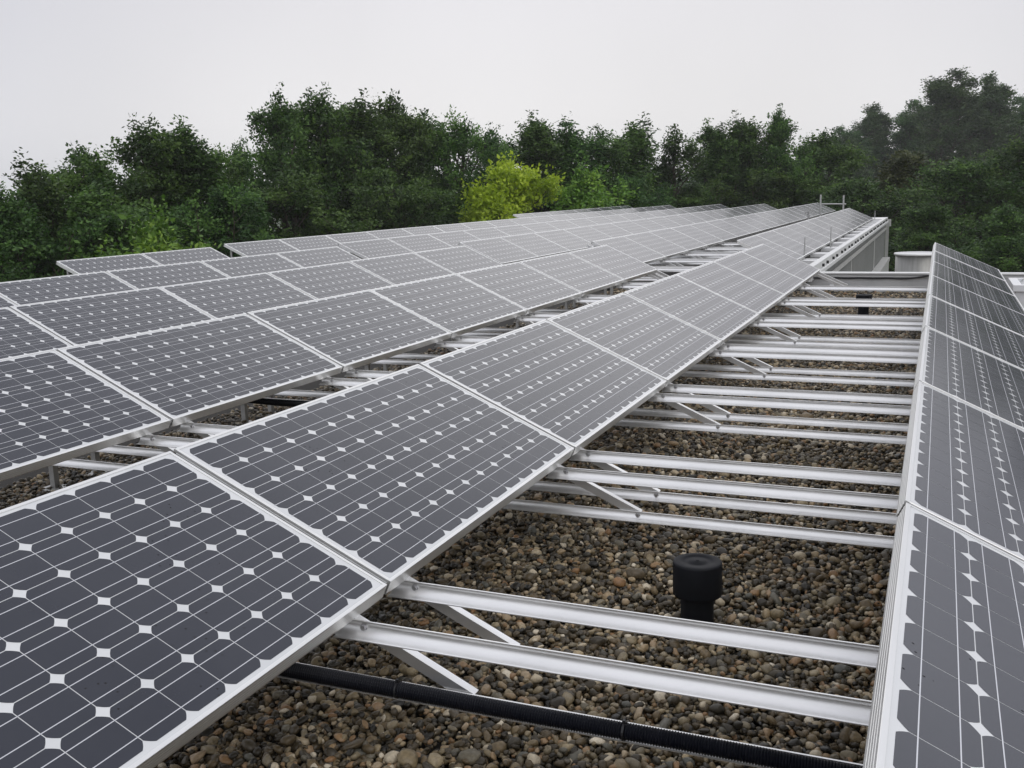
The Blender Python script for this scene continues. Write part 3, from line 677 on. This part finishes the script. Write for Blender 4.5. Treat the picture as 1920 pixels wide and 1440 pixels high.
# filling trees of the second rank, lower and darker, that close the wall of leaves
for q, (px, py, dist, hw) in enumerate([(30, 380, 33, 120), (190, 350, 34, 120), (420, 350, 37, 110), (540, 320, 41, 110), (690, 320, 44, 110), (800, 330, 48, 90), (1180, 330, 54, 90), (1300, 345, 58, 80), (1420, 320, 60, 90), (1530, 330, 60, 80)]):
    words = ['before the left picture edge oak', 'below the left edge hump', 'below the dip right of the hump', 'below the left end of the tallest oaks', 'below the middle of the tall oak group', 'left of the yellow tree',
             'below the airy oaks', 'at the foot of the misty gap', 'below the upright oaks', 'behind the ladder top'][q]
    tree(['round0', 'oak1'][q % 2], px, py, dist, hw, f'low bushy dark tree {words}', 'deciduous_tree')
# undergrowth that nobody could count
cs = []
for px in np.arange(-150, 2080, 7):
    d0 = np.interp(px, [0, 300, 600, 900, 1200, 1500, 1900], [32, 34, 40, 51, 56, 57, 46])
    for _ in range(26):
        dd = d0+rng.uniform(-1.5, 7); p = at_dist(px+rng.uniform(-4, 4), 400, dd); cs.append((p.x, p.y, GROUND+min(abs(rng.normal(0, .45)), 1.0)*5.0))
cs = np.array(cs); dr = rng.normal(size=cs.shape); dr[:, 2] = abs(dr[:, 2]); dr /= np.linalg.norm(dr, axis=1)[:, None]
v_, f_, t_ = leaves(cs, dr, 8, .24, .35, rng.beta(2, 2.5, len(cs)))
tag(link('undergrowth', big_mesh('undergrowth', v_, f_, t_, M['leaf'], False)), 'dense dark undergrowth between the trees', 'undergrowth', None, 'stuff')
# far wood seen in the misty gap
cs = []
for px in np.arange(1180, 2000, 4):
    for _ in range(16):
        dd = rng.uniform(300, 420); top = 318+14*math.sin(px*.021)+8*math.sin(px*.07); p = at_dist(px, top, dd); h = p.z-GROUND; cs.append((p.x, p.y, GROUND+h*(1-rng.random()**1.6)))
cs = np.array(cs); dr = rng.normal(size=cs.shape); dr /= np.linalg.norm(dr, axis=1)[:, None]
v_, f_, t_ = leaves(cs, dr, 7, 1.3, 1.6, rng.beta(2, 2.5, len(cs)))
tag(link('distant_wood', big_mesh('distant_wood', v_, f_, t_, M['leaf_far'], False)), 'pale misty wood far behind the gap in the treeline', 'wood', None, 'stuff')

# ------------------------------------------------------------------ haze
hz = bpy.data.materials.new('haze'); hz.use_nodes = True; t = hz.node_tree
for n_ in list(t.nodes): t.nodes.remove(n_)
o_ = t.nodes.new('ShaderNodeOutputMaterial'); pv = t.nodes.new('ShaderNodeVolumePrincipled')
pv.inputs['Color'].default_value = (.93, .94, .95, 1); pv.inputs['Density'].default_value = .00042; pv.inputs['Anisotropy'].default_value = 0
t.links.new(pv.outputs[0], o_.inputs['Volume'])
b = MB(); b.box(-620, 620, -620, 620, GROUND-1, 22)
tag(link('haze', b.mesh('haze', hz)), 'thin pale mist filling the air', 'haze', None, 'stuff')
